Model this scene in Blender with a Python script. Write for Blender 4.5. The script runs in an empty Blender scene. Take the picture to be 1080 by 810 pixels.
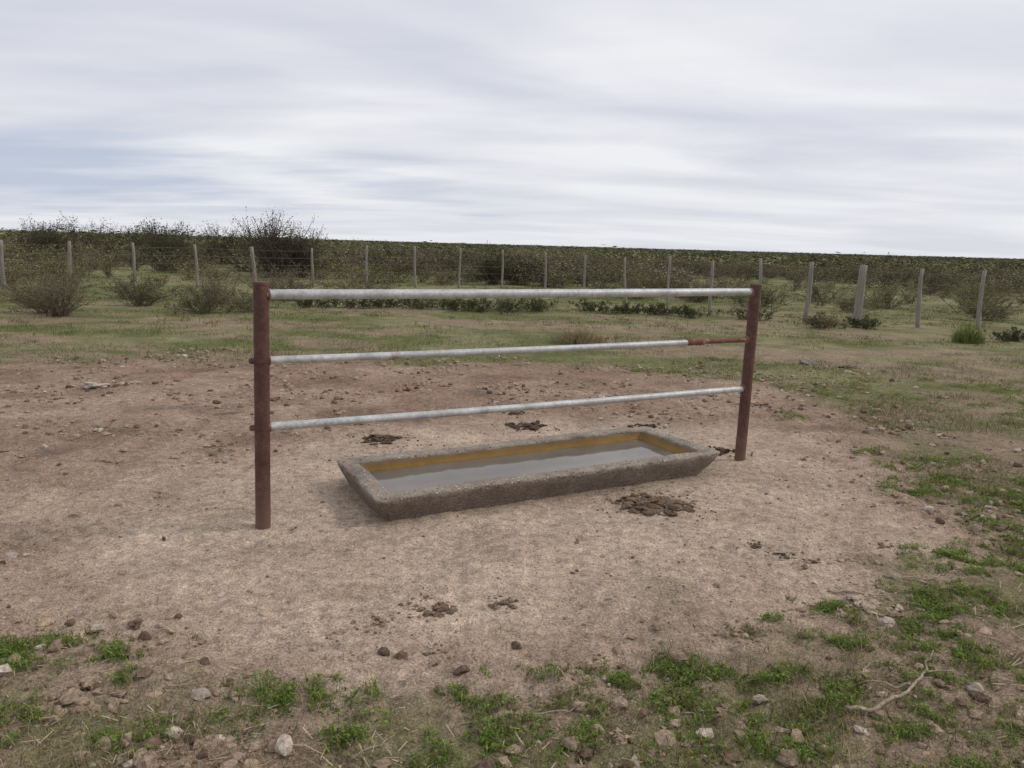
import bpy, math, numpy as np
from mathutils import Matrix, Vector
rng = np.random.default_rng(11)
sc = bpy.context.scene
sc.view_settings.view_transform='Standard'; sc.view_settings.look='None'
sc.view_settings.exposure=0; sc.view_settings.gamma=1

# ---------------------------------------------------------------- noise
T = np.random.default_rng(3).random((256,256))
def vn(x,y,s=0):
    x=np.asarray(x,float)+s*17.31; y=np.asarray(y,float)+s*9.77
    xi=np.floor(x).astype(int); yi=np.floor(y).astype(int)
    fx=x-xi; fy=y-yi; fx=fx*fx*(3-2*fx); fy=fy*fy*(3-2*fy)
    a=T[xi%256,yi%256]; b=T[(xi+1)%256,yi%256]; c=T[xi%256,(yi+1)%256]; d=T[(xi+1)%256,(yi+1)%256]
    return (a*(1-fx)+b*fx)*(1-fy)+(c*(1-fx)+d*fx)*fy
def fbm(x,y,s=0,o=4):
    r=0; a=.5; t=0
    for i in range(o):
        r=r+a*vn(x*2**i,y*2**i,s+i*3); t+=a; a*=.5
    return r/t
def sst(a,b,x):
    t=np.clip((x-a)/(b-a),0,1); return t*t*(3-2*t)

POLY=np.array([(-16,3.0),(-4,2.72),(-1.94,2.62),(-.61,2.45),(.625,2.78),(1.67,3.45),(2.56,4.3),(3.1,6.0),
 (3.45,7.6),(3.3,8.7),(1.5,9.6),(0,10.0),(-3,9.8),(-6.2,9.2),(-16,9.0)])
def sdf(x,y):
    x=np.asarray(x,float); y=np.asarray(y,float)
    d=np.full(x.shape,1e9); ins=np.zeros(x.shape,bool); n=len(POLY)
    for i in range(n):
        ax,ay=POLY[i]; bx,by=POLY[(i+1)%n]
        ex,ey=bx-ax,by-ay
        t=np.clip(((x-ax)*ex+(y-ay)*ey)/(ex*ex+ey*ey),0,1)
        d=np.minimum(d,np.hypot(x-ax-ex*t,y-ay-ey*t))
        c=((ay>y)!=(by>y)); xx=(bx-ax)*(y-ay)/((by-ay) if by!=ay else 1e-9)+ax
        ins=ins^(c&(x<xx))
    return np.where(ins,-d,d)
E1=np.array((.879,.4766)); E2=np.array((-.4766,.879))
TC=np.array((.185,5.08))
def worn(x,y):
    dx=x-TC[0]; dy=y-TC[1]
    a=dx*E1[0]+dy*E1[1]; b=dx*E2[0]+dy*E2[1]
    r=np.hypot(a/2.85,(b+.2)/1.8)+.45*(fbm(x*1.1,y*1.1,5)-.5)+.2*(fbm(x*5,y*5,6)-.5)
    return 1-sst(.75,1.25,r)
def grassm(x,y):
    s=sdf(x,y)
    return sst(-.25,.45,s+1.0*(fbm(x*1.3,y*1.3,8)-.5)+.7*(fbm(x*5,y*5,9)-.5))
def gh(x,y):
    x=np.asarray(x,float); y=np.asarray(y,float)
    w=worn(x,y); g=grassm(x,y); r=np.hypot(x,y)
    rough=.42+.58*(1-w)
    near=1-sst(9,22,r)
    h=.06*(fbm(x*.22,y*.22,1)-.5)*(1-w)*sst(3,7,r)
    h=h+rough*near*(.040*(fbm(x*2,y*2,2)-.5)+.042*(fbm(x*8,y*8,3,3)-.5))+rough*(1-sst(4,8,r))*.020*(vn(x*28,y*28,4)-.5)
    h=h+g*near*.012
    return h

# ---------------------------------------------------------------- mesh builder (all quads)
def build(name,V,Q,C=None,mat=None,smooth=False,parent=None,loc=None,rotz=0):
    V=np.ascontiguousarray(V,dtype=np.float32); Q=np.ascontiguousarray(Q,dtype=np.int32)
    me=bpy.data.meshes.new(name)
    me.vertices.add(len(V)); me.vertices.foreach_set('co',V.ravel())
    me.loops.add(Q.size); me.loops.foreach_set('vertex_index',Q.ravel())
    me.polygons.add(len(Q)); me.polygons.foreach_set('loop_start',np.arange(0,Q.size,4,dtype=np.int32))
    try: me.polygons.foreach_set('loop_total',np.full(len(Q),4,dtype=np.int32))
    except Exception: pass
    me.polygons.foreach_set('use_smooth',np.full(len(Q),smooth))
    if C is not None:
        at=me.color_attributes.new('Col','FLOAT_COLOR','POINT')
        C4=np.ones((len(V),4),np.float32); C4[:,:3]=C
        at.data.foreach_set('color',C4.ravel())
    me.update(calc_edges=True)
    ob=bpy.data.objects.new(name,me); sc.collection.objects.link(ob)
    if mat: me.materials.append(mat)
    if parent: ob.parent=parent
    if loc is not None: ob.location=loc
    ob.rotation_euler[2]=rotz
    return ob
class Acc:
    def __init__(s): s.V=[];s.Q=[];s.C=[];s.n=0
    def add(s,V,Q,C):
        s.V.append(V); s.Q.append(Q+s.n); s.C.append(np.broadcast_to(C,(len(V),3))); s.n+=len(V)
    def out(s): return np.concatenate(s.V),np.concatenate(s.Q),np.concatenate(s.C)
def empty(name,loc=(0,0,0)):
    e=bpy.data.objects.new(name,None); e.location=loc; sc.collection.objects.link(e); return e

# ---------------------------------------------------------------- materials
def mat(name):
    m=bpy.data.materials.new(name); m.use_nodes=True
    nt=m.node_tree; b=nt.nodes['Principled BSDF']; return m,nt,b
def N(nt,t,**k):
    n=nt.nodes.new(t)
    for a,v in k.items(): setattr(n,a,v)
    return n
def noise(nt,co,scale,det=4,rough=.6):
    n=N(nt,'ShaderNodeTexNoise'); n.inputs['Scale'].default_value=scale; n.inputs['Detail'].default_value=det
    n.inputs['Roughness'].default_value=rough; nt.links.new(co,n.inputs['Vector']); return n
def ramp(nt,src,stops):
    r=N(nt,'ShaderNodeValToRGB'); el=r.color_ramp.elements
    while len(el)<len(stops): el.new(.5)
    for e,(p,c) in zip(el,stops):
        e.position=p; e.color=(c[0],c[1],c[2],1) if not isinstance(c,(int,float)) else (c,c,c,1)
    nt.links.new(src,r.inputs[0]); return r
def mix(nt,f,a,b,mode='MIX'):
    m=N(nt,'ShaderNodeMix',data_type='RGBA',blend_type=mode)
    for s,v in ((m.inputs[0],f),(m.inputs[6],a),(m.inputs[7],b)):
        if isinstance(v,(int,float)): s.default_value=v
        elif isinstance(v,tuple): s.default_value=(v[0],v[1],v[2],1)
        else: nt.links.new(v,s)
    return m.outputs[2]
def math_(nt,op,a,b=0.0,c=None):
    m=N(nt,'ShaderNodeMath',operation=op)
    for i,v in enumerate((a,b,c)):
        if v is None: continue
        if isinstance(v,(int,float)): m.inputs[i].default_value=v
        else: nt.links.new(v,m.inputs[i])
    return m.outputs[0]
def bump(nt,b,h,strength,dist):
    n=N(nt,'ShaderNodeBump'); n.inputs['Strength'].default_value=strength; n.inputs['Distance'].default_value=dist
    nt.links.new(h,n.inputs['Height']); nt.links.new(n.outputs[0],b.inputs['Normal'])

def ground_mat():
    m,nt,b=mat('earth'); L=nt.links
    at=N(nt,'ShaderNodeAttribute',attribute_name='Col')
    co=N(nt,'ShaderNodeTexCoord').outputs['Object']
    n1=noise(nt,co,2.2,4,.72); n2=noise(nt,co,17,5,.75); n3=noise(nt,co,95,2,.75)
    r1=ramp(nt,n1.outputs[0],[(.3,.76),(.5,1.0),(.7,1.2)])
    r2=ramp(nt,n2.outputs[0],[(.30,.58),(.5,1.0),(.70,1.38)])
    r3=ramp(nt,n3.outputs[0],[(.3,.55),(.5,1.0),(.7,1.45)])
    c=mix(nt,1.0,at.outputs[0],r1.outputs[0],'MULTIPLY')
    c=mix(nt,1.0,c,r2.outputs[0],'MULTIPLY')
    c=mix(nt,1.0,c,r3.outputs[0],'MULTIPLY')
    for scl,lo,k in ((70,.50,.65),(30,.60,.5)):
        v=N(nt,'ShaderNodeTexVoronoi'); v.inputs['Scale'].default_value=scl; L.new(co,v.inputs['Vector'])
        vc=N(nt,'ShaderNodeSeparateColor'); L.new(v.outputs['Color'],vc.inputs[0])
        peb=ramp(nt,v.outputs['Distance'],[(.16,1.0),(.30,0.0)])
        sel=ramp(nt,vc.outputs[1],[(lo,0.0),(lo+.05,1.0)])
        f=math_(nt,'MULTIPLY',math_(nt,'MULTIPLY',peb.outputs[0],sel.outputs[0]),k)
        pc=ramp(nt,vc.outputs[0],[(0,(.10,.075,.055)),(.45,(.26,.20,.155)),(1,(.50,.43,.36))])
        c=mix(nt,f,c,pc.outputs[0])
    L.new(c,b.inputs['Base Color']); b.inputs['Roughness'].default_value=.95
    b.inputs['Specular IOR Level'].default_value=.1
    h=math_(nt,'MULTIPLY_ADD',n3.outputs[0],.35,n2.outputs[0])
    bump(nt,b,h,1.0,.032)
    return m
def foliage_mat(name,trans=.25):
    m,nt,b=mat(name); L=nt.links
    at=N(nt,'ShaderNodeAttribute',attribute_name='Col')
    d=N(nt,'ShaderNodeBsdfDiffuse'); L.new(at.outputs[0],d.inputs[0])
    if trans==0:
        L.new(d.outputs[0],nt.nodes['Material Output'].inputs[0]); return m
    t=N(nt,'ShaderNodeBsdfTranslucent'); L.new(at.outputs[0],t.inputs[0])
    ms=N(nt,'ShaderNodeMixShader'); ms.inputs[0].default_value=trans
    L.new(d.outputs[0],ms.inputs[1]); L.new(t.outputs[0],ms.inputs[2])
    L.new(ms.outputs[0],nt.nodes['Material Output'].inputs[0]); return m
def clod_mat():
    m,nt,b=mat('clod'); L=nt.links
    at=N(nt,'ShaderNodeAttribute',attribute_name='Col'); co=N(nt,'ShaderNodeTexCoord').outputs['Object']
    n=noise(nt,co,60,4,.7); r=ramp(nt,n.outputs[0],[(.3,.55),(.7,1.4)])
    L.new(mix(nt,1.0,at.outputs[0],r.outputs[0],'MULTIPLY'),b.inputs['Base Color'])
    b.inputs['Roughness'].default_value=.95; b.inputs['Specular IOR Level'].default_value=.1
    bump(nt,b,n.outputs[0],.8,.012); return m
def rust_mat():
    m,nt,b=mat('rusty_steel'); L=nt.links; co=N(nt,'ShaderNodeTexCoord').outputs['Object']
    n=noise(nt,co,9,8,.7); n2=noise(nt,co,55,5,.7)
    r=ramp(nt,n.outputs[0],[(.3,(.058,.024,.019)),(.5,(.092,.038,.029)),(.62,(.13,.057,.041)),(.75,(.18,.105,.085))])
    r2=ramp(nt,n2.outputs[0],[(.3,.62),(.7,1.34)])
    c=mix(nt,1.0,r.outputs[0],r2.outputs[0],'MULTIPLY')
    sx=N(nt,'ShaderNodeSeparateXYZ'); L.new(N(nt,'ShaderNodeNewGeometry').outputs['Position'],sx.inputs[0])
    zf=N(nt,'ShaderNodeMapRange'); zf.inputs[1].default_value=.30; zf.inputs[2].default_value=0.0
    zf.inputs[3].default_value=0; zf.inputs[4].default_value=.6; L.new(sx.outputs[2],zf.inputs[0])
    c=mix(nt,zf.outputs[0],c,(.19,.12,.09))
    L.new(c,b.inputs['Base Color']); b.inputs['Roughness'].default_value=.66; b.inputs['Metallic'].default_value=.1
    bump(nt,b,n2.outputs[0],.4,.004); return m
def galv_mat():
    m,nt,b=mat('galvanised_pipe'); L=nt.links; co=N(nt,'ShaderNodeTexCoord').outputs['Object']
    n=noise(nt,co,7.0,8,.7); n2=noise(nt,co,40,5,.7); n3=noise(nt,co,3.3,7,.75)
    r=ramp(nt,n.outputs[0],[(.3,(.33,.335,.335)),(.5,(.48,.485,.48)),(.7,(.60,.60,.59))])
    r2=ramp(nt,n2.outputs[0],[(.3,.74),(.7,1.16)])
    c=mix(nt,1.0,r.outputs[0],r2.outputs[0],'MULTIPLY')
    f=ramp(nt,n3.outputs[0],[(.58,0.0),(.70,.85)])
    c=mix(nt,f.outputs[0],c,(.19,.105,.065))
    L.new(c,b.inputs['Base Color']); b.inputs['Metallic'].default_value=.2; b.inputs['Roughness'].default_value=.5
    bump(nt,b,n2.outputs[0],.2,.003); return m
def mudrust_mat():
    m,nt,b=mat('flaking_rust'); L=nt.links; co=N(nt,'ShaderNodeTexCoord').outputs['Object']
    n=noise(nt,co,14,8,.7)
    r=ramp(nt,n.outputs[0],[(.35,(.09,.035,.025)),(.55,(.19,.08,.05)),(.66,(.36,.27,.22))])
    L.new(r.outputs[0],b.inputs['Base Color']); b.inputs['Roughness'].default_value=.85
    bump(nt,b,n.outputs[0],.5,.006); return m
def concrete_mat():
    m,nt,b=mat('aggregate_concrete'); L=nt.links; tc=N(nt,'ShaderNodeTexCoord').outputs['Object']
    v=N(nt,'ShaderNodeTexVoronoi'); v.inputs['Scale'].default_value=42; L.new(tc,v.inputs['Vector'])
    n=noise(nt,tc,5,6,.65); n2=noise(nt,tc,45,5,.7)
    base=ramp(nt,n.outputs[0],[(.3,(.20,.16,.125)),(.55,(.31,.255,.205)),(.75,(.40,.35,.29))])
    vc=N(nt,'ShaderNodeSeparateColor'); L.new(v.outputs['Color'],vc.inputs[0])
    peb=ramp(nt,vc.outputs[0],[(0,(.08,.065,.055)),(.4,(.28,.23,.18)),(.8,(.48,.43,.36)),(1,(.68,.64,.57))])
    pm=ramp(nt,v.outputs['Distance'],[(.25,1.0),(.42,0.0)])
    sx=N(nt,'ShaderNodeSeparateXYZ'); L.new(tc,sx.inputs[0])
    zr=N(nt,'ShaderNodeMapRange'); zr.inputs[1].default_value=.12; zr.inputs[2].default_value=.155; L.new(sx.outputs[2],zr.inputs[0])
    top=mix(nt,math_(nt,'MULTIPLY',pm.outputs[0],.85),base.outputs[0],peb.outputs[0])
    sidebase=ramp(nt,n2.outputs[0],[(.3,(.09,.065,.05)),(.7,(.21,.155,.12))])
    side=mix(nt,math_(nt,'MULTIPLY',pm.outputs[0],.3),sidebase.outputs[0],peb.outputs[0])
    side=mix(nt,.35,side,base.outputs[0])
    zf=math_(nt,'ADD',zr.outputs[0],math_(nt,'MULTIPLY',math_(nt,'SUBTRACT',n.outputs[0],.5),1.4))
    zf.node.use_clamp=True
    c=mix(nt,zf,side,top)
    L.new(c,b.inputs['Base Color']); b.inputs['Roughness'].default_value=.9
    h=math_(nt,'MULTIPLY_ADD',pm.outputs[0],.6,n2.outputs[0])
    bump(nt,b,h,.9,.016); return m
def ochre_mat():
    m,nt,b=mat('algae_stained_concrete'); L=nt.links; tc=N(nt,'ShaderNodeTexCoord').outputs['Object']
    n=noise(nt,tc,9,6,.7); sx=N(nt,'ShaderNodeSeparateXYZ'); L.new(tc,sx.inputs[0])
    z=math_(nt,'MULTIPLY_ADD',n.outputs[0],.025,sx.outputs[2])
    zr=N(nt,'ShaderNodeMapRange'); zr.inputs[1].default_value=.09; zr.inputs[2].default_value=.165; L.new(z,zr.inputs[0])
    r=ramp(nt,zr.outputs[0],[(0,(.08,.045,.012)),(.3,(.30,.165,.03)),(.65,(.23,.135,.04)),(1,(.17,.125,.085))])
    L.new(r.outputs[0],b.inputs['Base Color']); b.inputs['Roughness'].default_value=.7
    bump(nt,b,n.outputs[0],.5,.01); return m
def water_mat():
    m,nt,b=mat('murky_water'); L=nt.links; tc=N(nt,'ShaderNodeTexCoord').outputs['Object']
    n=noise(nt,tc,2.5,5,.6)
    r=ramp(nt,n.outputs[0],[(.3,(.13,.112,.09)),(.7,(.195,.17,.14))])
    L.new(r.outputs[0],b.inputs['Base Color']); b.inputs['Roughness'].default_value=.05; b.inputs['IOR'].default_value=1.33
    n2=noise(nt,tc,6,2,.5); bump(nt,b,n2.outputs[0],.06,.01); return m
def wood_mat():
    m,nt,b=mat('weathered_post'); L=nt.links; tc=N(nt,'ShaderNodeTexCoord').outputs['Object']
    mp=N(nt,'ShaderNodeMapping'); mp.inputs['Scale'].default_value=(14,14,1.5); L.new(tc,mp.inputs[0])
    n=noise(nt,mp.outputs[0],2,6,.7)
    r=ramp(nt,n.outputs[0],[(.3,(.13,.12,.10)),(.6,(.27,.25,.22)),(.8,(.36,.34,.31))])
    L.new(r.outputs[0],b.inputs['Base Color']); b.inputs['Roughness'].default_value=.9
    bump(nt,b,n.outputs[0],.5,.01); return m
M_ground=ground_mat(); M_leaf=foliage_mat('shrub_foliage',.25); M_far=foliage_mat('distant_foliage',0); M_grass=foliage_mat('grass_blades',.3)
M_clod=clod_mat(); M_rust=rust_mat(); M_galv=galv_mat(); M_flake=mudrust_mat(); M_conc=concrete_mat()
M_ochre=ochre_mat(); M_water=water_mat(); M_wood=wood_mat()

# ---------------------------------------------------------------- ground sheet
def grow(a,b,step,rate):
    out=[a]
    while out[-1]<b: out.append(out[-1]+step); step*=rate
    return out
xp=grow(0,3.4,.022,1.0); xp=xp[:-1]+grow(xp[-1],3500,.024,1.035)
xs=np.array([-v for v in xp[:0:-1]]+xp)
yp=grow(1.6,4.2,.020,1.0); yp=yp[:-1]+grow(yp[-1],4000,.021,1.012)
yp=[v for v in yp if v<40]; yp=yp+grow(yp[-1]+.6,4000,.8,1.08)
yb=grow(1.55,60,.05,1.2); yb=[1.6-(v-1.55)-.05 for v in yb]
ys=np.array(sorted(yb)+yp)
X,Y=np.meshgrid(xs,ys)
Z=gh(X,Y)
hx=rng.uniform(-4,3.4,620); hy=rng.uniform(2.2,9,620); sel=(X>-5)&(X<4)&(Y>1.8)&(Y<9.5)
xx,yy=X[sel],Y[sel]; dz=np.zeros_like(xx)
for a,c in zip(hx,hy):
    if abs((a-TC[0])*E2[0]+(c-TC[1])*E2[1])<.55 and abs((a-TC[0])*E1[0]+(c-TC[1])*E1[1])<1.4: continue
    mk=(abs(xx-a)<.2)&(abs(yy-c)<.2)
    r=np.hypot(xx[mk]-a,yy[mk]-c)/(.055+.02*np.sin(a*50))
    dp=.015*(.4+.6*np.sin(c*37)**2)
    dz[mk]+=-dp*np.exp(-r**4)+dp*.45*np.exp(-((r-1.35)/.4)**2)
Z[sel]+=dz
W=worn(X,Y); G=grassm(X,Y); R=np.hypot(X,Y)
def mx(a,b,f): return a*(1-f[...,None])+b*f[...,None]
dark=np.array((.315,.222,.164)); red=np.array((.290,.194,.142)); pale=np.array((.495,.388,.298))
C=mx(np.broadcast_to(dark,X.shape+(3,)),red,sst(.35,.65,fbm(X*.5,Y*.5,12)))
mid=np.array((.410,.310,.234))
front=1-sst(3.4,6.2,Y)
C=mx(C,mid,np.clip(.75*front+.6*sst(.45,.62,fbm(X*1.1,Y*1.1,15)),0,1))
C=mx(C,pale,W*(.75+.25*sst(.35,.6,fbm(X*2.5,Y*2.5,16))))
C=C*(1-.25*sst(.55,.72,fbm(X*1.7,Y*2.2,18,5))*(1-.6*W))[...,None]
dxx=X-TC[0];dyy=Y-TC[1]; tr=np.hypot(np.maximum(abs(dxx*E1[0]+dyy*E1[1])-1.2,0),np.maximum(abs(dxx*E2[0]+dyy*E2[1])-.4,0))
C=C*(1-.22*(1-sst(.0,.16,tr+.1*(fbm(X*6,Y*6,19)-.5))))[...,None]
soil=np.array((.270,.200,.142)); olive=np.array((.150,.160,.062)); straw=np.array((.27,.24,.135))
gn=fbm(X*.7,Y*.7,21); gn2=fbm(X*3,Y*3,22)
gc=mx(np.broadcast_to(soil,X.shape+(3,)),np.array((.19,.165,.09)),sst(.4,.6,gn2))
belt=sst(6.5,10.5,R)
bc=mx(np.broadcast_to(olive,X.shape+(3,)),straw,sst(.44,.62,gn)*.65)
bc=mx(bc,np.array((.29,.215,.15)),sst(.47,.59,fbm(X*.6,Y*1.3,31,5))*.75*(1-sst(15,24,R)))
bc=bc*(.72+.5*fbm(X*3,Y*3,33))[...,None]
gc=mx(gc,bc,belt)
far=sst(30,90,R)
gc=mx(gc,np.array((.12,.115,.062)),far)
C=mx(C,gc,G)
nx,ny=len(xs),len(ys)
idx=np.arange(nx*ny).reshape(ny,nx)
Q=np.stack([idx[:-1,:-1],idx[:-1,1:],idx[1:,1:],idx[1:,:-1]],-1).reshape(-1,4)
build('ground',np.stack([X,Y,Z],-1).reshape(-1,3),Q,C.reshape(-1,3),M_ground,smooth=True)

# ---------------------------------------------------------------- tubes
def tube(path,rad,sides=16,capped=True,wob=0,seed=0):
    path=np.array(path,float); n=len(path); rad=np.broadcast_to(rad,(n,)).astype(float)
    tn=np.gradient(path,axis=0); tn/=np.linalg.norm(tn,axis=1)[:,None]
    ref=np.array((0,0,1.)) if abs(tn[0,2])<.8 else np.array((1.,0,0))
    a=np.cross(tn,ref); a/=np.linalg.norm(a,axis=1)[:,None]; b=np.cross(tn,a)
    th=np.arange(sides)/sides*2*np.pi
    rr=rad[:,None]*(1+wob*(vn(np.arange(n)[:,None]*.7,th[None]*1.3,seed)-.5))
    V=path[:,None]+rr[...,None]*(np.cos(th)[None,:,None]*a[:,None]+np.sin(th)[None,:,None]*b[:,None])
    id=np.arange(n*sides).reshape(n,sides); nx_=np.roll(id,-1,1)
    Q=np.stack([id[:-1],nx_[:-1],nx_[1:],id[1:]],-1).reshape(-1,4)
    V=V.reshape(-1,3)
    if capped:
        extra=[]; qs=[]
        for e in (0,n-1):
            c=len(V)+len(extra); extra.append(path[e])
            ring=id[e]
            for k in range(0,sides,2):
                q=[c,ring[k],ring[(k+1)%sides],ring[(k+2)%sides]]
                qs.append(q if e else q[::-1])
        V=np.concatenate([V,np.array(extra)]); Q=np.concatenate([Q,np.array(qs)])
    return V,Q
P0=np.array((-1.379,4.040)); P1=np.array((1.788,5.712)); D=(P1-P0); LEN=np.linalg.norm(D); D/=LEN
rail_parent=empty('metal_pipe_rail_fence',(0,0,0))
def part(name,VQs,m,smooth=True):
    a=Acc()
    for V,Q in VQs: a.add(V,Q,(1,1,1))
    V,Q,C=a.out(); ob=build(name,V,Q,None,m,smooth,rail_parent)
    md=ob.modifiers.new('es','EDGE_SPLIT'); md.split_angle=math.radians(50); return ob
def post(name,p,top,h,rad):
    n=30; t=np.linspace(0,1,n)
    path=np.stack([p[0]+(top[0]-p[0])*t,p[1]+(top[1]-p[1])*t,-.15+(h+.15)*t],-1)
    V,Q=tube(path,np.full(n,rad),28,True,.02,3)
    Vc,Qc=tube([path[-1]-(0,0,.012),path[-1]+(0,0,.003)],[rad+.003,rad+.002],28)
    return part(name,[(V,Q),(Vc,Qc)],M_rust)
post('left_post',P0,(-1.345,4.045),1.366,.041)
post('right_post',P1,(1.800,5.712),1.357,.041)
def rail(z0,z1,s0,s1,sag=0):
    n=40; s=np.linspace(s0,s1,n)
    path=np.stack([P0[0]+D[0]*LEN*s,P0[1]+D[1]*LEN*s,z0+(z1-z0)*s-sag*np.sin(s*np.pi)],-1)
    path[:,0]+= .034*(1-s)*(z0/1.366)
    return path
def railp(name,z0,z1,r,s0=.008,s1=.992,m=M_galv,sag=0):
    V,Q=tube(rail(z0,z1,s0,s1,sag),r,20,True,.03,5)
    return part(name,[(V,Q)],m)
railp('top_rail',1.303,1.303,.0275,sag=.004)
railp('middle_rail',.948,.944,.0215,s1=.84,sag=.006)
railp('middle_rail_rusty_section',.948,.944,.0195,s0=.838,m=M_flake)
railp('middle_rail_sleeve',.948,.944,.026,s0=.828,s1=.872,m=M_flake)
railp('bottom_rail',.578,.566,.0225,sag=.006)
for nm,z,r in (('weld_top',1.303,.034),('weld_middle',.948,.028),('weld_bottom',.578,.029)):
    c=np.array((P0[0]+.034*z/1.366,P0[1],z)); d3=np.array((D[0],D[1],0))
    V,Q=tube([c+d3*.034,c+d3*.040,c+d3*.047],[r,r*1.02,r*.85],18,True,.25,int(z*10)); part(nm,[(V,Q)],M_flake)
    c=np.array((P1[0]+.01*z/1.36,P1[1],z*.995))
    V,Q=tube([c-d3*.034,c-d3*.040,c-d3*.047],[r,r*1.02,r*.85],18,True,.25,int(z*10)); part(nm+'_right',[(V,Q)],M_flake)
    if z<1.2:
        c=np.array((P0[0]+.034*z/1.366,P0[1],z))
        V,Q=tube([c-d3*.030,c-d3*.055,c-d3*.064],[.017,.017,.010],12,True,.15,2); part(nm+'_bolt',[(V,Q)],M_rust)
        V,Q=tube([c-(0,0,.010),c+(0,0,.010)],[.0435,.0435],24,True,.05,2); part(nm+'_band',[(V,Q)],M_rust)

# ---------------------------------------------------------------- trough
def rr(a,b,r,nl=130,nw=44,nc=8):
    pts=[]
    def side(p,q,n):
        for i in range(n): t=i/n; pts.append((p[0]+(q[0]-p[0])*t,p[1]+(q[1]-p[1])*t))
    def arc(cx,cy,a0):
        for i in range(nc): th=a0+i/nc*math.pi/2; pts.append((cx+r*math.cos(th),cy+r*math.sin(th)))
    side((-a+r,-b),(a-r,-b),nl); arc(a-r,-b+r,-math.pi/2)
    side((a,-b+r),(a,b-r),nw); arc(a-r,b-r,0)
    side((a-r,b),(-a+r,b),nl); arc(-a+r,b-r,math.pi/2)
    side((-a,b-r),(-a,-b+r),nw); arc(-a+r,-b+r,math.pi)
    return np.array(pts)
prof=[(.085,.070,-.05),(.070,.060,.0),(.054,.046,.035),(.036,.030,.07),(.018,.014,.105),(.006,.005,.135),(.001,.001,.150),(0,0,.158),(.003,.003,.163),(.010,.010,.166),(.055,.05,.167),(.098,.085,.166),(.110,.098,.164),(.116,.103,.158),(.118,.106,.150)]
prof_in=[(.118,.106,.150),(.125,.113,.125),(.134,.120,.10),(.145,.13,.07),(.18,.155,.02)]
trough=empty('concrete_water_trough',(TC[0],TC[1],0)); trough.rotation_euler[2]=math.atan2(E1[1],E1[0])
def rings(pr,outer=True):
    Vs=[]
    for k,(ox,oy,z) in enumerate(pr):
        a=1.29-ox; b=.442-oy; r=max(.018,.034-.3*oy)
        P=rr(a,b,r)
        x,y=P[:,0].copy(),P[:,1].copy(); zz=np.full(len(P),z)
        if outer: P[:,0]-=np.where(x>0,(x/a)**4*.085*(1-min(max(z,0)/.148,1)),0)
        nz=fbm(x*14+z*60,y*14+z*45,40,4)-.5; nb=fbm(x*2.2,y*2.2+z*5,44,3)-.5
        amp=.017 if z>0.0 else 0
        nrm=np.stack([np.where(abs(x)>a-r,np.sign(x),0),np.where(abs(y)>b-r,np.sign(y),0)],-1)
        P=P+nrm*(nz*amp+nb*.02)[:,None]
        zz=zz+(fbm(x*18,y*18,50,3)-.5)*.018*(z>.12)+ (fbm(x*1.6,y*1.6,51,2)-.5)*.018*(z>.08)
        Vs.append(np.concatenate([P,zz[:,None]],1))
    n=len(Vs[0]); m_=len(Vs)
    id=np.arange(n*m_).reshape(m_,n); nx_=np.roll(id,-1,1)
    return np.concatenate(Vs),np.stack([id[:-1],nx_[:-1],nx_[1:],id[1:]],-1).reshape(-1,4)
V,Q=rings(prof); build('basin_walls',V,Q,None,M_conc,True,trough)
V,Q=rings(prof_in,False); build('inner_walls',V,Q,None,M_ochre,True,trough)
wx=np.linspace(-1.165,1.165,60); wy=np.linspace(-.325,.325,20); WX,WY=np.meshgrid(wx,wy)
id=np.arange(1200).reshape(20,60)
build('water',np.stack([WX,WY,np.full(WX.shape,.092)],-1).reshape(-1,3),np.stack([id[:-1,:-1],id[:-1,1:],id[1:,1:],id[1:,:-1]],-1).reshape(-1,4),None,M_water,True,trough)

# ---------------------------------------------------------------- clods
def cubesphere(n):
    g=np.linspace(-1,1,n+1); a,b=np.meshgrid(g,g); one=np.ones_like(a); Vs=[];Qs=[];k=0
    id=np.arange((n+1)**2).reshape(n+1,n+1)
    q=np.stack([id[:-1,:-1],id[:-1,1:],id[1:,1:],id[1:,:-1]],-1).reshape(-1,4)
    for f in range(6):
        P={0:(a,b,one),1:(b,a,-one),2:(one,a,b),3:(-one,b,a),4:(b,one,a),5:(a,-one,b)}[f]
        P=np.stack(P,-1).reshape(-1,3); P=P/np.linalg.norm(P,axis=1)[:,None]
        Vs.append(P); Qs.append(q+k); k+=len(P)
    return np.concatenate(Vs),np.concatenate(Qs)
CS2,CQ2=cubesphere(2); CS6,CQ6=cubesphere(7)
def clod(acc,x,y,r,flat,col,hi=False,z=None,tilt=.2,rngc=.25):
    V,Q=(CS6,CQ6) if hi else (CS2,CQ2)
    s=rng.uniform(0,90)
    f=1+ (1.1 if hi else .9)*(vn(V[:,0]*1.6+s,V[:,1]*1.6+V[:,2]*2.3,7)-.5)
    if hi: f=f+.35*(vn(V[:,0]*5+s,V[:,1]*5+V[:,2]*6,9)-.5)
    V=V*f[:,None]*r*np.array((1,rng.uniform(.55,1),flat))
    th=rng.uniform(0,6.28); c,s_=math.cos(th),math.sin(th)
    V=V@np.array([[c,s_,0],[-s_,c,0],[0,0,1]])
    tx=rng.normal(0,tilt); V=V@np.array([[1,0,0],[0,math.cos(tx),math.sin(tx)],[0,-math.sin(tx),math.cos(tx)]])
    z=float(gh(np.array(x),np.array(y)))+r*flat*.35 if z is None else z
    acc.add(V+np.array((x,y,z)),Q,np.array(col)*rng.uniform(1-rngc,1+rngc))
def in_trough(x,y,m=.0):
    dx=x-TC[0];dy=y-TC[1]
    return (abs(dx*E1[0]+dy*E1[1])<1.24+m)&(abs(dx*E2[0]+dy*E2[1])<.41+m)
a=Acc()
n=46000
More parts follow.
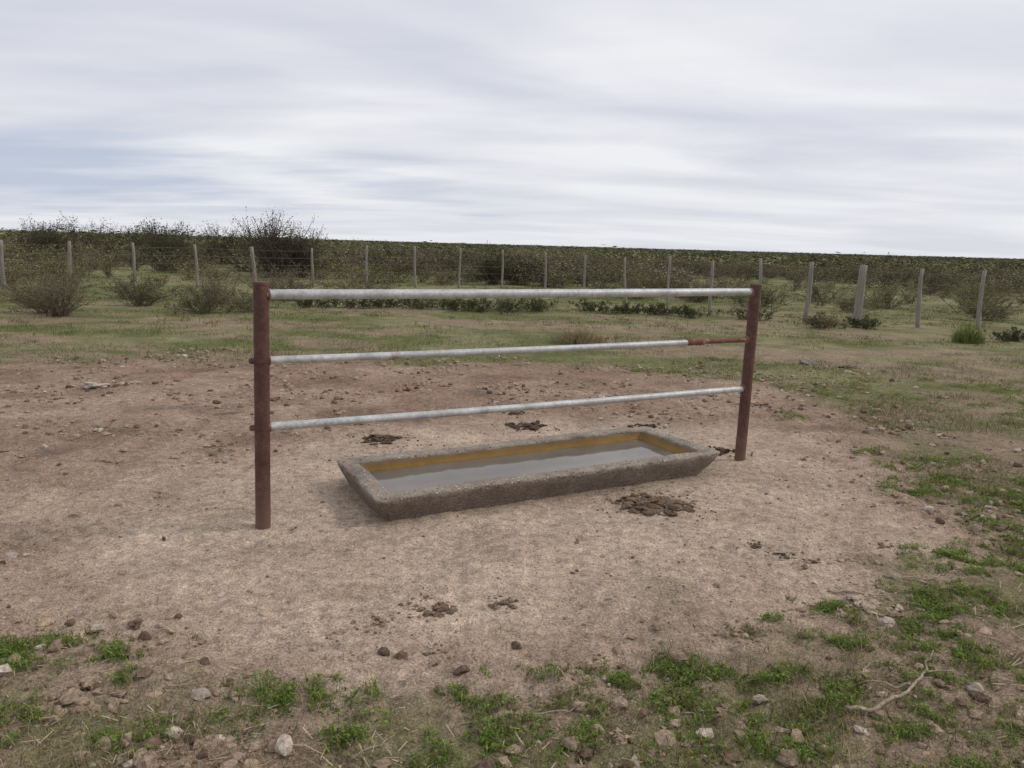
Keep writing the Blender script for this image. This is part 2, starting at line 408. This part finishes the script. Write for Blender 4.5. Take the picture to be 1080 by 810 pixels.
cx=rng.uniform(-6,5,n); cy=1.8+9*rng.random(n)**1.6
w_=worn(cx,cy); cl=fbm(cx*1.8,cy*1.8,61,5)
keep=(rng.random(n)<(.16+.5*(1-w_))*sst(.40,.62,cl)*1.2+.05)&(~in_trough(cx,cy,.03))
cx,cy,w_=cx[keep],cy[keep],w_[keep]; cz=gh(cx,cy)
for x,y,z,w in zip(cx,cy,cz,w_):
    r=.0035+.005*rng.random()+(.024*rng.random()**6)*(1.35-w)
    u=rng.random(); fl=rng.uniform(.3,.75)
    col=(.33,.245,.18) if u<.62 else ((.16,.11,.08) if u<.86 else (.45,.38,.31))
    clod(a,x,y,r,fl,col,z=z+r*fl*.35)
V,Q,C_=a.out(); build('dirt_clods',V,Q,C_,M_clod)

def dung(x,y,r,dk=(.075,.052,.038),n=26,hi=.35,name='dung_debris_pile'):
    a=Acc()
    for i in range(n):
        th=rng.uniform(0,6.28); q=r*rng.random()**.6
        rr_=r*rng.uniform(.10,.34)*(1-.5*q/r)
        px,py=x+q*math.cos(th)*1.1,y+.8*q*math.sin(th)
        clod(a,px,py,rr_,rng.uniform(.25,.5)*hi/.35,dk,True,z=float(gh(np.array(px),np.array(py)))+r*hi*.2*(1-q/r)*rng.random()+.002,tilt=.3)
    for i in range(n):
        th=rng.uniform(0,6.28); q=r*rng.uniform(.6,1.9)
        clod(a,x+q*math.cos(th),y+.8*q*math.sin(th),rng.uniform(.004,.012),.5,dk)
    V,Q,C_=a.out(); build(name,V,Q,C_,M_clod,True)
dung(-1.07,6.0,.17,(.14,.095,.066),34,.38); dung(.14,6.62,.17,(.095,.065,.048),38,.6); dung(.03,7.1,.11,(.11,.075,.053),18,.5)
dung(.92,4.58,.22,(.17,.12,.085),90,.3); dung(1.69,5.95,.14,(.10,.065,.048),24,.45)
dung(1.22,6.75,.13,(.11,.075,.053),20,.4); dung(-1.35,6.5,.09,(.16,.11,.075),12,.3)
dung(-.30,3.13,.095,(.21,.15,.105),26,.5); dung(-.01,3.19,.065,(.18,.13,.09),16,.5); dung(-.55,2.98,.06,(.25,.18,.13),12,.4)
dung(1.50,3.83,.065,(.15,.105,.075),12,.45); dung(1.36,3.98,.05,(.15,.105,.075),10,.45); dung(1.62,3.76,.04,(.15,.105,.075),6,.4)
dung(.40,2.23,.06,(.34,.255,.18),12,.5); dung(1.70,3.27,.12,(.39,.31,.235),24,.22); dung(1.35,3.2,.08,(.33,.25,.18),14,.3)  # middle pile is pale flat woody litter made of the same lumps
dung(1.0,3.0,.10,(.32,.24,.17),22,.35); dung(-1.45,2.35,.14,(.31,.23,.165),40,.4); dung(2.88,4.5,.07,(.10,.085,.075),8,.7)  # last pile is a dark rock made of the same lumps
dung(1.3,2.62,.08,(.34,.26,.19),14,.4); dung(3.6,6.9,.13,(.14,.10,.07),18,.35); dung(-2.9,5.2,.07,(.24,.16,.11),10,.3)
dung(-.25,2.75,.05,(.24,.175,.125),9,.4); dung(2.1,4.0,.05,(.2,.145,.1),9,.4); dung(-2.4,7.4,.12,(.18,.12,.085),14,.3); dung(2.6,7.9,.13,(.15,.105,.075),16,.35)
a=Acc()
for x,y,r,c in ((-4.4,7.86,.12,(.44,.38,.32)),(4.3,10.9,.12,(.26,.25,.23)),(4.75,10.7,.09,(.22,.21,.19)),(-4.1,8.1,.06,(.40,.34,.28))):
    clod(a,x,y,r,.3,c,True)
V,Q,C_=a.out(); build('stones',V,Q,C_,M_clod,True)

# ---------------------------------------------------------------- sticks
def stick(name,pts,r,col,seed=0,branches=()):
    a=Acc()
    def one(pts,r):
        pts=np.array(pts,float); t=np.linspace(0,len(pts)-1,len(pts)*8-7)
        P=np.stack([np.interp(t,np.arange(len(pts)),pts[:,k]) for k in range(2)],-1)
        P+= .025*(np.stack([vn(t*1.9,t*0,seed+1),vn(t*1.9,t*0+5,seed+2)],-1)-.5)
        z=gh(P[:,0],P[:,1])+r*1.2+ .014*vn(t*.8,t*0,seed)
        V,Q=tube(np.concatenate([P,z[:,None]],1),r*np.linspace(1,.4,len(P)),7,True,.5,seed); a.add(V,Q,np.array(col)*rng.uniform(.85,1.15))
    one(pts,r)
    for b in branches: one(b,r*.6)
    V,Q,C_=a.out(); return build(name,V,Q,C_,M_clod,True)
stick('fallen_branch',[(1.20,2.40),(1.36,2.44),(1.52,2.56),(1.62,2.66),(1.74,2.69)],.0085,(.36,.29,.22),1,
   [[(1.50,2.55),(1.40,2.585),(1.22,2.60)],[(1.62,2.66),(1.66,2.76),(1.74,2.83)]])
for i,(p,r_) in enumerate(([[(-.47,2.10),(-.40,2.16),(-.36,2.22)],.004],[[(-2.66,6.68),(-2.55,6.75),(-2.42,6.86)],.008],[[(1.55,3.42),(1.75,3.36),(1.98,3.22)],.005],
   [[(.62,2.38),(.8,2.40),(.92,2.36)],.003],[[(-1.2,2.45),(-1.05,2.5),(-.98,2.6)],.003],[[(2.0,2.75),(2.15,2.85),(2.35,2.86)],.004],[[(.1,2.35),(.22,2.38),(.3,2.46)],.003],[[(1.9,3.6),(2.1,3.55),(2.2,3.62)],.004])):
    stick('dry_stick',p,r_,(.36,.29,.22),i+2)
a=Acc()
lx=rng.uniform(-3,5,22000); ly=1.8+9*rng.random(22000)**1.4
gk=grassm(lx,ly); kk=(rng.random(22000)<(.04+.55*gk)*sst(.35,.6,fbm(lx*1.5,ly*1.5,71)))&~in_trough(lx,ly,.03); lx,ly=lx[kk],ly[kk]
n=len(lx); th=rng.uniform(0,6.28,n); ln=rng.uniform(.01,.07,n); wd=rng.uniform(.0008,.0022,n); zb=gh(lx,ly)+.004; pz=rng.uniform(-.1,.35,n)*ln
dx=np.cos(th)*ln; dy=np.sin(th)*ln; ox=-np.sin(th)*wd; oy=np.cos(th)*wd
V=np.stack([np.stack([lx+ox,ly+oy,zb],-1),np.stack([lx-ox,ly-oy,zb],-1),np.stack([lx+dx-ox,ly+dy-oy,zb+abs(pz)+.002],-1),np.stack([lx+dx+ox,ly+dy+oy,zb+abs(pz)+.002],-1)],1).reshape(-1,3)
cc=np.repeat(np.array((.44,.35,.24))*rng.uniform(.35,1.25,(n,1)),4,0)
build('straw_litter',V,np.arange(n*4).reshape(-1,4),cc,M_far)

# ---------------------------------------------------------------- grass
def blades(bx,by,ln,wd,lean,col,az=None):
    n=len(bx); az=rng.uniform(0,2*np.pi,n) if az is None else az
    z=gh(bx,by)-.002
    d=np.stack([np.cos(az),np.sin(az)],-1); fa=rng.uniform(0,np.pi,n)
    s=np.stack([np.cos(fa),np.sin(fa)],-1)
    out=[]
    for h,l,w in [(0,0,1.0),(.55,.35,.85),(1,1,.25)]:
        px=bx+d[:,0]*ln*lean*l; py=by+d[:,1]*ln*lean*l; pz=z+ln*h*np.sqrt(np.clip(1-(lean*l)**2,.02,1))
        for sg in (-1,1): out.append(np.stack([px+sg*s[:,0]*wd*w,py+sg*s[:,1]*wd*w,pz],-1))
    V=np.stack(out,1).reshape(-1,3)
    b=np.arange(n)[:,None]*6
    Q=np.concatenate([b+np.array([[0,1,3,2]]),b+np.array([[2,3,5,4]])])
    return V,Q,np.repeat(col,6,0)
GR=Acc()
def patch(x,y,r,dens,green,hmul=1.0):
    n=int(dens*r*r*36000)
    th=rng.uniform(0,6.28,n); q=r*rng.random(n)**.62*(.4+1.2*vn(np.cos(th)*1.7+x*9,np.sin(th)*1.7+y*9,80))
    px=x+q*np.cos(th)*1.25; py=y+q*np.sin(th)
    k=fbm(px*13,py*13,81,3)+.12*rng.random(n)>.48; px,py,q=px[k],py[k],q[k]; n=len(px)
    if n<3: return
    z=gh(px,py); hh=hmul*(.003+.032*np.clip(1-(q/r)**2,0,1)*rng.random(n))
    c=np.array(green)*(rng.uniform(.5,1.4,(n,1)))*(.75+.6*(hh/hmul/.037))[:,None]+rng.normal(0,.008,(n,3))
    c=np.where(rng.random((n,1))<.10,np.array([[.26,.21,.12]]),c); c=np.clip(c,.01,1)
    a0=rng.uniform(0,6.28,n); sz=rng.uniform(.002,.0060,n)*(.8+.08*y); tl=rng.normal(0,.6,(n,2))
    u=np.stack([np.cos(a0),np.sin(a0),tl[:,0]*.8],-1)*sz[:,None]*1.6; v=np.stack([-np.sin(a0),np.cos(a0),tl[:,1]*.8],-1)*sz[:,None]*.6
    ctr=np.stack([px,py,z+hh],-1)
    V=np.stack([ctr-u,ctr-v,ctr+u,ctr+v],1).reshape(-1,3)
    GR.add(V,np.arange(n*4).reshape(-1,4),np.repeat(c,4,0))
    m=n//3
    V,Q,c2=blades(px[:m],py[:m],rng.uniform(.015,.05,m)*hmul,np.full(m,.0011),rng.uniform(.2,.8,m),c[:m])
    GR.add(V,Q,c2)
green=(.155,.225,.050)
hot=[(-.80,2.41,.17),(-.70,2.46,.10),(-1.72,2.68,.16),(-1.62,2.74,.10),(-1.9,2.62,.16),(-.54,2.15,.14),(-.49,2.42,.08),(-.12,2.42,.12),(.53,2.6,.16),(.64,2.52,.13),(.93,2.52,.13),(1.05,2.6,.14),(1.18,2.5,.10),(.8,2.66,.08),
 (2.53,3.86,.28),(2.3,3.75,.18),(2.75,4.05,.25),(1.47,3.26,.10),(1.2,3.12,.07),(3.04,5.7,.18),(3.02,5.0,.26),(3.3,4.9,.28),(3.2,5.35,.22),(2.95,6.1,.2),(-1.58,2.22,.13),(-1.35,2.5,.08),(1.56,2.41,.12),(1.75,2.3,.12),(1.58,2.78,.16),(1.85,2.9,.16),(2.1,3.3,.22),(2.3,3.3,.2),(2.0,3.05,.18),(1.4,2.9,.1),
 (.05,2.24,.14),(.25,2.2,.12),(.15,2.62,.06),(3.5,5.8,.28),(3.7,5.2,.33),(2.8,7.4,.17),(-.2,2.15,.11),(.7,2.25,.13),(1.3,2.25,.12),(.4,2.45,.12),(3.4,4.5,.3),(3.0,4.4,.2),(-1.1,2.2,.1),(-1.2,2.12,.1),(.95,2.2,.12),(-1.95,2.4,.12)]
for x,y,r in hot:
    for k in range(7): patch(x+rng.normal(0,r*.6),y+rng.normal(0,r*.5),r*rng.uniform(.15,.65),1.15*min(1,(3.2/y)**1.2),green)
patch(.83,5.0,.035,1.2,green); patch(.86,5.02,.03,1.2,green)
n=2400; px=rng.uniform(-3.2,6.5,n); py=1.9+rng.random(n)**1.2*8
g=grassm(px,py); cl=fbm(px*1.2,py*1.2,90)
k=(g>.35)&(rng.random(n)<sst(.38,.58,cl)*.85)
for x,y in zip(px[k],py[k]): patch(x,y,rng.uniform(.02,.10)*(1+.06*y),.7*min(1,(3/y)),green if rng.random()<.55 else (.17,.18,.065))
V,Q,C_=GR.out(); build('green_ground_cover',V,Q,C_,M_grass)
n=120000; px=rng.uniform(-3,5.5,n); py=1.85+rng.random(n)**1.3*7
g=grassm(px,py); cl=fbm(px*2.2,py*2.2,95,4)
k=(rng.random(n)<g*sst(.43,.60,cl)); px,py=px[k],py[k]; n=len(px)
c=np.where(rng.random((n,1))<.6,np.array([[.35,.27,.165]]),np.array([[.17,.19,.07]]))*rng.uniform(.45,1.25,(n,1))
V,Q,C_=blades(px,py,rng.uniform(.02,.08,n),rng.uniform(.0006,.0014,n)*(.6+.15*py),rng.uniform(.3,.97,n),c)
build('dry_grass',V,Q,C_,M_far)
nt_=11000; tx=rng.uniform(-1,1,nt_); ty=7+rng.random(nt_)**1.2*32; tx=tx*(ty*.8+1)
g=grassm(tx,ty); cl=fbm(tx*.5,ty*.8,97,4); k=(g>.3)&(rng.random(nt_)<sst(.32,.58,cl)); tx,ty=tx[k],ty[k]
per=22; n=len(tx)*per
sz=np.repeat(rng.uniform(.4,1.0,len(tx))+1.0*(rng.random(len(tx))<.06),per)
bx=np.repeat(tx,per)+rng.normal(0,.13,n)*sz; by=np.repeat(ty,per)+rng.normal(0,.13,n)*sz
kind=np.repeat(rng.random(len(tx)),per)[:,None]
c=np.where(kind<.45,np.array([[.155,.175,.065]]),np.where(kind<.74,np.array([[.30,.25,.145]]),np.array([[.10,.12,.05]])))*rng.uniform(.6,1.3,(n,1))
V,Q,C_=blades(bx,by,rng.uniform(.02,.085,n)*sz,rng.uniform(.002,.004,n)*np.clip(by/12,.7,2),rng.uniform(.3,.95,n),c)
build('grass',V,Q,C_,M_far)

# ---------------------------------------------------------------- shrubs
def shrub_proto(r,h,w,nst,nleaf,ls,stems=True,spread=.9,dens_in=.35):
    paths=[]
    for i in range(nst):
        az=r.uniform(0,6.28); tl=r.uniform(.08,spread)
        d=np.array([math.cos(az)*math.sin(tl)*w/h*1.2,math.sin(az)*math.sin(tl)*w/h*1.2,math.cos(tl)])
        L=h*r.uniform(.5,1.0); t=np.linspace(0,1,5)[:,None]
        b=np.array([r.normal(0,.10*w),r.normal(0,.10*w),0])
        bend=np.array([r.normal(0,.12),r.normal(0,.12),r.uniform(-.05,.1)])*h
        P=b+d*L*t+bend*t*t; P[:,2]=np.maximum(P[:,2],0)
        paths.append((P,.010*h))
        for j in range(3):
            s=r.integers(1,4); a2=az+r.normal(0,1.1)
            d2=np.array([math.cos(a2)*.7,math.sin(a2)*.7,r.uniform(.3,1.0)])*h*r.uniform(.2,.4)
            t3=np.linspace(0,1,5)[:,None]; paths.append((P[s]+d2*t3+np.array([0,0,.05*h])*t3*t3,.005*h))
    Vs=[];Qs=[];F=[];k=0
    if stems:
        for P,rad in paths:
            V,Q=tube(P,rad*np.linspace(1,.35,len(P)),3,False); Vs.append(V);Qs.append(Q+k);k+=len(V);F.append(np.full(len(V),-1.))
    PA=np.array([p[0] for p in paths])
    pi=r.integers(0,len(paths),nleaf); t=(dens_in+(1-dens_in)*r.random(nleaf)**.8)*3.999
    i0=t.astype(int); f=(t-i0)[:,None]
    pos=PA[pi,i0]*(1-f)+PA[pi,i0+1]*f
    pos=pos+r.normal(0,.05*h,(nleaf,3)); pos[:,2]=np.maximum(pos[:,2],.02)
    u=r.normal(0,1,(nleaf,3)); u/=np.linalg.norm(u,axis=1)[:,None]; v=np.cross(u,r.normal(0,1,(nleaf,3))); v/=np.linalg.norm(v,axis=1)[:,None]
    s=ls*r.uniform(.4,1.2,nleaf)[:,None]
    V=np.stack([pos-u*s,pos-v*s*.45,pos+u*s,pos+v*s*.45],1).reshape(-1,3)
    br=r.uniform(.65,1.35,len(paths))[pi]*r.uniform(.7,1.3,nleaf)*(.85+.3*np.clip(pos[:,2]/h,0,1))  # leaf colour darkens towards the base, under-canopy shade painted in
    Vs.append(V);Qs.append(np.arange(nleaf*4).reshape(-1,4)+k);F.append(np.repeat(br,4))
    return np.concatenate(Vs),np.concatenate(Qs),np.concatenate(F)
def inst(acc,proto,x,y,sx,sz,col,z=0):
    V,Q,F=proto; th=rng.uniform(0,6.28); c,s=math.cos(th),math.sin(th); asp=rng.uniform(.75,1.3)
    V2=np.stack([(V[:,0]*c-V[:,1]*s)*sx*asp+x,(V[:,0]*s+V[:,1]*c)*sx/asp+y,V[:,2]*sz+z],-1)
    C=np.where(F[:,None]<0,np.array([[.15,.12,.095]]),np.array([col])*F[:,None])
    acc.add(V2,Q,C)
OLV=(.175,.168,.078); YEL=(.24,.225,.105); DRK=(.068,.075,.042); GRY=(.205,.185,.13); GRN=(.155,.172,.072); BRN=(.20,.155,.105)
rp=np.random.default_rng(5)
near=lambda h,w,n=2600,ls=.018,st=26,sp=1.1: shrub_proto(rp,h,w,st,n,ls,True,sp,.2)
def single(name,x,y,h,w,col,n=2600,ls=.018,st=26,sp=1.1):
    a=Acc(); inst(a,near(h,w,n,ls,st,sp),x,y,1,1,col,float(gh(np.array(x),np.array(y)))-.01)
    V,Q,C_=a.out(); build(name,V,Q,C_,M_leaf)
single('scrub_bush',-8.7,14.5,.88,1.0,(.18,.155,.105),3200,.02,50)
single('scrub_bush',-9.3,15.0,.6,.8,(.15,.14,.08),2000,.02,34)
single('scrub_bush',-6.6,16.1,.60,1.3,(.10,.095,.055),3400,.022,40,1.3)
single('scrub_bush',-5.8,16.6,.5,1.1,(.15,.135,.085),2400,.02,34,1.3)
single('scrub_bush',-8.5,17.3,.65,1.2,(.12,.115,.065),2800,.022,34,1.2)
single('scrub_bush',-7.4,18.6,.85,1.5,(.18,.155,.105),3200,.022,40,1.2)
single('scrub_bush',-6.1,20.1,1.0,1.6,(.20,.175,.12),3400,.024,40,1.1)
single('scrub_bush',-9.6,19.2,.75,1.4,(.13,.125,.07),2800,.022,34,1.2)
single('scrub_bush',-11.2,17.8,.8,1.5,(.17,.15,.095),3000,.022,36,1.2)
single('scrub_bush',-10.1,16.0,.5,1.1,(.12,.115,.065),2200,.022,30,1.2)
single('scrub_bush',-12.2,20.6,.9,1.6,(.14,.135,.075),2800,.024,36,1.2)
single('scrub_bush',-4.6,22.6,.8,1.6,(.16,.15,.09),2400,.026,34,1.2)
for x,y,h,w in ((-4.9,18.3,.34,.9),(-4.1,18.2,.38,1.0),(-3.2,18.6,.34,1.0),(-2.3,18.4,.38,1.1),(-1.5,18.5,.42,1.2),(-.8,18.2,.45,1.3),(-.1,18.4,.44,1.3),(.6,18.5,.38,1.1),(1.9,19,.34,.9),(2.7,18.8,.34,.9),(3.4,18.5,.36,1.1),(4.1,18.1,.36,1.1),(5.6,18,.45,.8),(7.75,16.7,.33,.6),(9.8,14.8,.3,.7)):
    single('dark_low_bush',x,y,h,w,(.062,.070,.036) if x<5 else (.08,.08,.045),1900,.022,28,1.35)
for x,y,h,w,c in ((6.7,16.5,.35,.9,(.15,.125,.075)),(11.3,23.3,.9,1.2,(.20,.205,.095)),(13.4,22.0,.9,1.4,(.18,.17,.085)),(9.5,21.5,.7,1.3,(.16,.16,.08)),(7.4,22.5,.8,1.5,(.13,.13,.07)),(5.6,23.5,.8,1.4,(.15,.14,.08)),(12.2,19.6,.6,1.2,(.17,.155,.09)),(3.9,24.5,.8,1.5,(.12,.12,.065)),(10.2,25.5,1.0,1.6,(.14,.145,.07)),(14.9,24.5,1.0,1.6,(.15,.145,.075))):
    single('scrub_bush',x,y,h,w,c,2400,.025,30,1.15)
single('dark_bush',-9.9,31.5,2.6,1.6,(.070,.064,.048),6000,.04,54,.8)
single('dark_bush',-9.0,32.4,2.3,1.6,(.070,.067,.048),5000,.04,46,.9)
single('dark_bush',-.9,30.5,1.5,1.8,(.055,.060,.034),4200,.04,40,1.1)
single('dark_bush',.3,31.2,1.25,1.5,(.065,.07,.04),3000,.04,36,1.1)
for x,y,h,w in ((-20.5,44,2.5,2.4),(-23.8,43,2.4,2.4),(-17,45,2.4,2.6),(-13.2,41,2.1,2.4),(-27.5,45,2.4,2.4),(-26,42.5,2.1,2.0),(-18.8,42,2.1,2.2),(-22,46,2.4,2.5)):
    single('dark_bush',x,y,h,w,(.080,.080,.046),3800,.055,44,1.1)
def tuft(name,x,y,h,w,col,n):
    th=rng.uniform(0,6.28,n); q=w*.35*rng.random(n)**.9; bx=x+q*np.cos(th)*1.3; by=y+q*np.sin(th)
    V,Q,C_=blades(bx,by,h*rng.uniform(.3,1.1,n)*(1-.6*q/(w*.35)),np.full(n,.005),rng.uniform(.05,.9,n),np.array([col])*rng.uniform(.6,1.3,(n,1)),th+rng.normal(0,.6,n))
    build(name,V,Q,C_,M_grass)
tuft('grass_tussock',8.6,14.3,.5,.6,(.20,.235,.08),800)
tuft('dry_grass_tussock',1.1,12.7,.34,1.0,(.32,.26,.155),900)
P1s=[shrub_proto(rp,1,1.0,18,520,.036,True,sp,.1) for sp in (.8,.95,1.1,1.2,.9,1.3)]
P2s=[shrub_proto(rp,1,1.1,11,100,.080,False,sp,.1) for sp in (.9,1.1,1.3,1.1,1.0,1.3)]
P3s=[shrub_proto(rp,1,1.0,8,34,.18,False,1.1,.1) for i in range(4)]
cols=[OLV,OLV,YEL,GRN,GRY,DRK,BRN,DRK,OLV,(.11,.115,.06)]
def fence_y(x): return np.interp(x,[-18,-14,-8.5,-.5,1.1,3.1,5,8,12],[19,21,25,28,27,21.5,19.2,17.8,16.8])
a=Acc(); n=2500
y=23+rng.random(n)**.8*40; x=rng.uniform(-1,1,n)*(y*.82+3)
for xx_,yy_ in zip(x,y):
    left=1-sst(-2,6,np.array(xx_))
    if yy_<fence_y(xx_)+(2.5 if xx_<-1 else 3): continue
    if xx_>2 and yy_<34 and rng.random()<.4: continue
    cl=float(fbm(np.array(xx_*.13),np.array(yy_*.13),101))
    if rng.random()>sst(.36,.56,np.array(cl))*.75+.12: continue
    big=rng.random()
    h=(.45+.75*big+.45*left*rng.random())*(.8+.5*cl); col=cols[rng.integers(len(cols))]
    if yy_<33: h*=.75
    tone=.75+.5*float(vn(xx_*.3,yy_*.3,7))
    inst(a,P1s[rng.integers(6)],xx_,yy_,h*rng.uniform(.9,1.9),h,np.array(col)*tone*rng.uniform(.85,1.15),-.03)
V,Q,C_=a.out(); build('scrubland_bushes',V,Q,C_,M_far)
a=Acc(); n=5600; u=rng.random(n); y=np.sqrt(58**2+u**1.6*(330**2-58**2)); x=rng.uniform(-1,1,n)*(y*.80+3)
for xx_,yy_ in zip(x,y):
    cl=float(fbm(np.array(xx_*.03),np.array(yy_*.03),103))
    left=float(1-sst(-.45,.05,np.array(xx_/yy_)))
    if rng.random()>sst(.3,.5,np.array(cl))+.4: continue
    h=rng.uniform(.8,1.55)+.85*left*rng.random()+(.5 if rng.random()<.03 else 0); col=cols[rng.integers(len(cols))]
    haze_tint=min(yy_/330,1); tone=.65+.6*float(vn(xx_*.07,yy_*.04,9))
    inst(a,P2s[rng.integers(6)],xx_,yy_,h*rng.uniform(1.0,2.3),h,(np.array(col)*tone*rng.uniform(.8,1.15))*(1-.5*haze_tint)+np.array((.048,.052,.042))*haze_tint,-.03)  # colour shifts to grey-olive with distance, haze painted into the leaves
n=2200; y=np.exp(rng.uniform(np.log(300),np.log(1800),n)); x=rng.uniform(-1,1,n)*(y*.82)
for xx_,yy_ in zip(x,y):
    h=rng.uniform(1.1,1.9)*(1+.5*(yy_/1800)); inst(a,P3s[rng.integers(4)],xx_,yy_,h*rng.uniform(2,6),h,np.array((.115,.118,.092))*rng.uniform(.7,1.2),-.05)  # farthest bushes in grey-olive, haze put into their colour
V,Q,C_=a.out(); build('distant_scrubland',V,Q,C_,M_far)

# ---------------------------------------------------------------- wire fence
fence=empty('wire_fence',(0,0,0))
FP=[(-17.2,19.2,.05),(-15.6,20.2,.05),(-14.1,21.0,.06),(-13.1,22.5,.05),(-11.7,23.5,.045),(-10.1,24.3,.045),(-8.5,25.0,.065),(-6.8,25.7,.042),(-5.1,26.3,.04),(-3.5,27.0,.045),(-2.0,27.5,.04),(-.46,28.0,.042),
 (1.07,27.0,.04),(2.2,24.5,.04),(3.15,21.5,.035),(4.1,20.3,.035),(4.95,19.2,.04),(5.97,18.6,.045),(6.98,18.2,.055),(8.0,17.8,.095),(9.2,17.3,.05),(10.4,17.0,.05),(11.8,16.8,.05),(13.3,16.6,.055),(15,16.4,.05)]
tops=[]
for i,(x,y,r) in enumerate(FP):
    h=1.38+rng.uniform(-.08,.07); lx_,ly_=rng.normal(0,.035,2)
    z0=float(gh(np.array(x),np.array(y))); t=np.linspace(0,1,9)[:,None]
    if r>=.09: h=1.36
    P=np.array([x,y,z0-.1])+np.array([lx_,ly_,h+.1])*t; P[:,0]+=.015*np.sin(t[:,0]*5+i)
    V,Q=tube(P,r*np.linspace(1.05,.85,9),10,True,.3,i); build('post_%d'%(i+1),V-np.array((x,y,0)),Q,None,M_wood,True,fence,(x,y,0))
    tops.append((np.array([x,y,z0]),np.array([lx_,ly_,h])))
a=Acc()
for f in (.2,.38,.56,.74,.92):
    for i in range(len(tops)-1):
        A=tops[i][0]+tops[i][1]*f; B=tops[i+1][0]+tops[i+1][1]*f; t=np.linspace(0,1,5)[:,None]
        P=A*(1-t)+B*t; P[:,2]-=.015*np.sin(t[:,0]*np.pi); V,Q=tube(P,.0035,5,False); a.add(V,Q,(.22,.21,.2))
V,Q,C_=a.out(); build('wires',V,Q,C_,M_clod,True,fence)

# ---------------------------------------------------------------- world
SUN=np.array((.80,.10,.70)); SUN/=np.linalg.norm(SUN)
el=math.asin(SUN[2]); az=math.atan2(SUN[0],SUN[1])
w=bpy.data.worlds.new('World'); sc.world=w; w.use_nodes=True; nt=w.node_tree; L=nt.links
bg=nt.nodes['Background']; bg.inputs[1].default_value=.1
sky=N(nt,'ShaderNodeTexSky',sky_type='NISHITA'); sky.sun_disc=False; sky.sun_elevation=el; sky.sun_rotation=az
sky.air_density=1.0; sky.dust_density=1.5
co=N(nt,'ShaderNodeTexCoord').outputs['Generated']
sx=N(nt,'ShaderNodeSeparateXYZ'); L.new(co,sx.inputs[0])
zc=math_(nt,'ADD',math_(nt,'MAXIMUM',sx.outputs[2],0.0),.09)
cx_=math_(nt,'DIVIDE',sx.outputs[0],zc); cy_=math_(nt,'DIVIDE',sx.outputs[1],zc)
cb=N(nt,'ShaderNodeCombineXYZ'); L.new(cx_,cb.inputs[0]); L.new(cy_,cb.inputs[1])
mp=N(nt,'ShaderNodeMapping'); mp.inputs['Rotation'].default_value=(0,0,.30); mp.inputs['Scale'].default_value=(.42,.8,1); L.new(cb.outputs[0],mp.inputs[0])
n1=noise(nt,mp.outputs[0],.8,5,.45); n1.inputs['Distortion'].default_value=.8
n2=noise(nt,mp.outputs[0],2.4,6,.5)
cl=math_(nt,'MULTIPLY_ADD',n2.outputs[0],.27,math_(nt,'MULTIPLY',n1.outputs[0],.78))
cc_=ramp(nt,cl,[(.38,(6.5,6.7,7.55)),(.52,(7.7,7.8,8.4)),(.64,(8.9,8.9,9.15))])
dx_=math_(nt,'DIVIDE',math_(nt,'ADD',sx.outputs[0],.62),.40); dz_=math_(nt,'DIVIDE',math_(nt,'SUBTRACT',sx.outputs[2],.068),.038)
dy_=math_(nt,'MULTIPLY',math_(nt,'SUBTRACT',n1.outputs[0],.5),1.8)
dy2_=math_(nt,'MULTIPLY',math_(nt,'SUBTRACT',n2.outputs[0],.5),1.6)
d_=math_(nt,'SQRT',math_(nt,'ADD',math_(nt,'POWER',math_(nt,'ABSOLUTE',dx_),2.0),math_(nt,'POWER',math_(nt,'ABSOLUTE',dz_),2.0)))
yp_=N(nt,'ShaderNodeMapRange'); yp_.inputs[1].default_value=0; yp_.inputs[2].default_value=.3; L.new(sx.outputs[1],yp_.inputs[0])
op=ramp(nt,math_(nt,'MULTIPLY',math_(nt,'ADD',math_(nt,'ADD',d_,dy_),dy2_),.7),[(.30,1.0),(1.0,0.0)])
opf=math_(nt,'MULTIPLY',math_(nt,'MULTIPLY',op.outputs[0],yp_.outputs[0]),.85)
cloud=mix(nt,opf,cc_.outputs[0],(4.9,5.6,7.0))
hz=ramp(nt,sx.outputs[2],[(0,.45),(.10,0.0)])
cloud=mix(nt,math_(nt,'MULTIPLY',hz.outputs[0],math_(nt,'SUBTRACT',1.0,opf)),cloud,(8.0,8.2,8.7))
fin=mix(nt,.95,sky.outputs[0],cloud)
L.new(fin,bg.inputs[0])
sd=bpy.data.lights.new('sun','SUN'); sd.energy=1.5; sd.angle=math.radians(10); sd.color=(1,.93,.82)
so=bpy.data.objects.new('sun',sd); sc.collection.objects.link(so)
so.rotation_euler=Vector(SUN).to_track_quat('Z','Y').to_euler()

# ---------------------------------------------------------------- camera
cam=bpy.data.cameras.new('camera'); co_=bpy.data.objects.new('camera',cam); sc.collection.objects.link(co_)
cam.sensor_width=36; cam.lens=800/1080*36; cam.clip_start=.05; cam.clip_end=6000
p=math.atan(147/800); r=math.radians(1.6)
Rv=Vector((1,0,0)); U=Vector((0,math.sin(p),math.cos(p))); B=Vector((0,-math.cos(p),math.sin(p)))
cX=Rv*math.cos(r)+U*math.sin(r); cY=U*math.cos(r)-Rv*math.sin(r)
M=Matrix((cX,cY,B)).transposed().to_4x4(); M.translation=(0,0,1.6); co_.matrix_world=M
sc.camera=co_
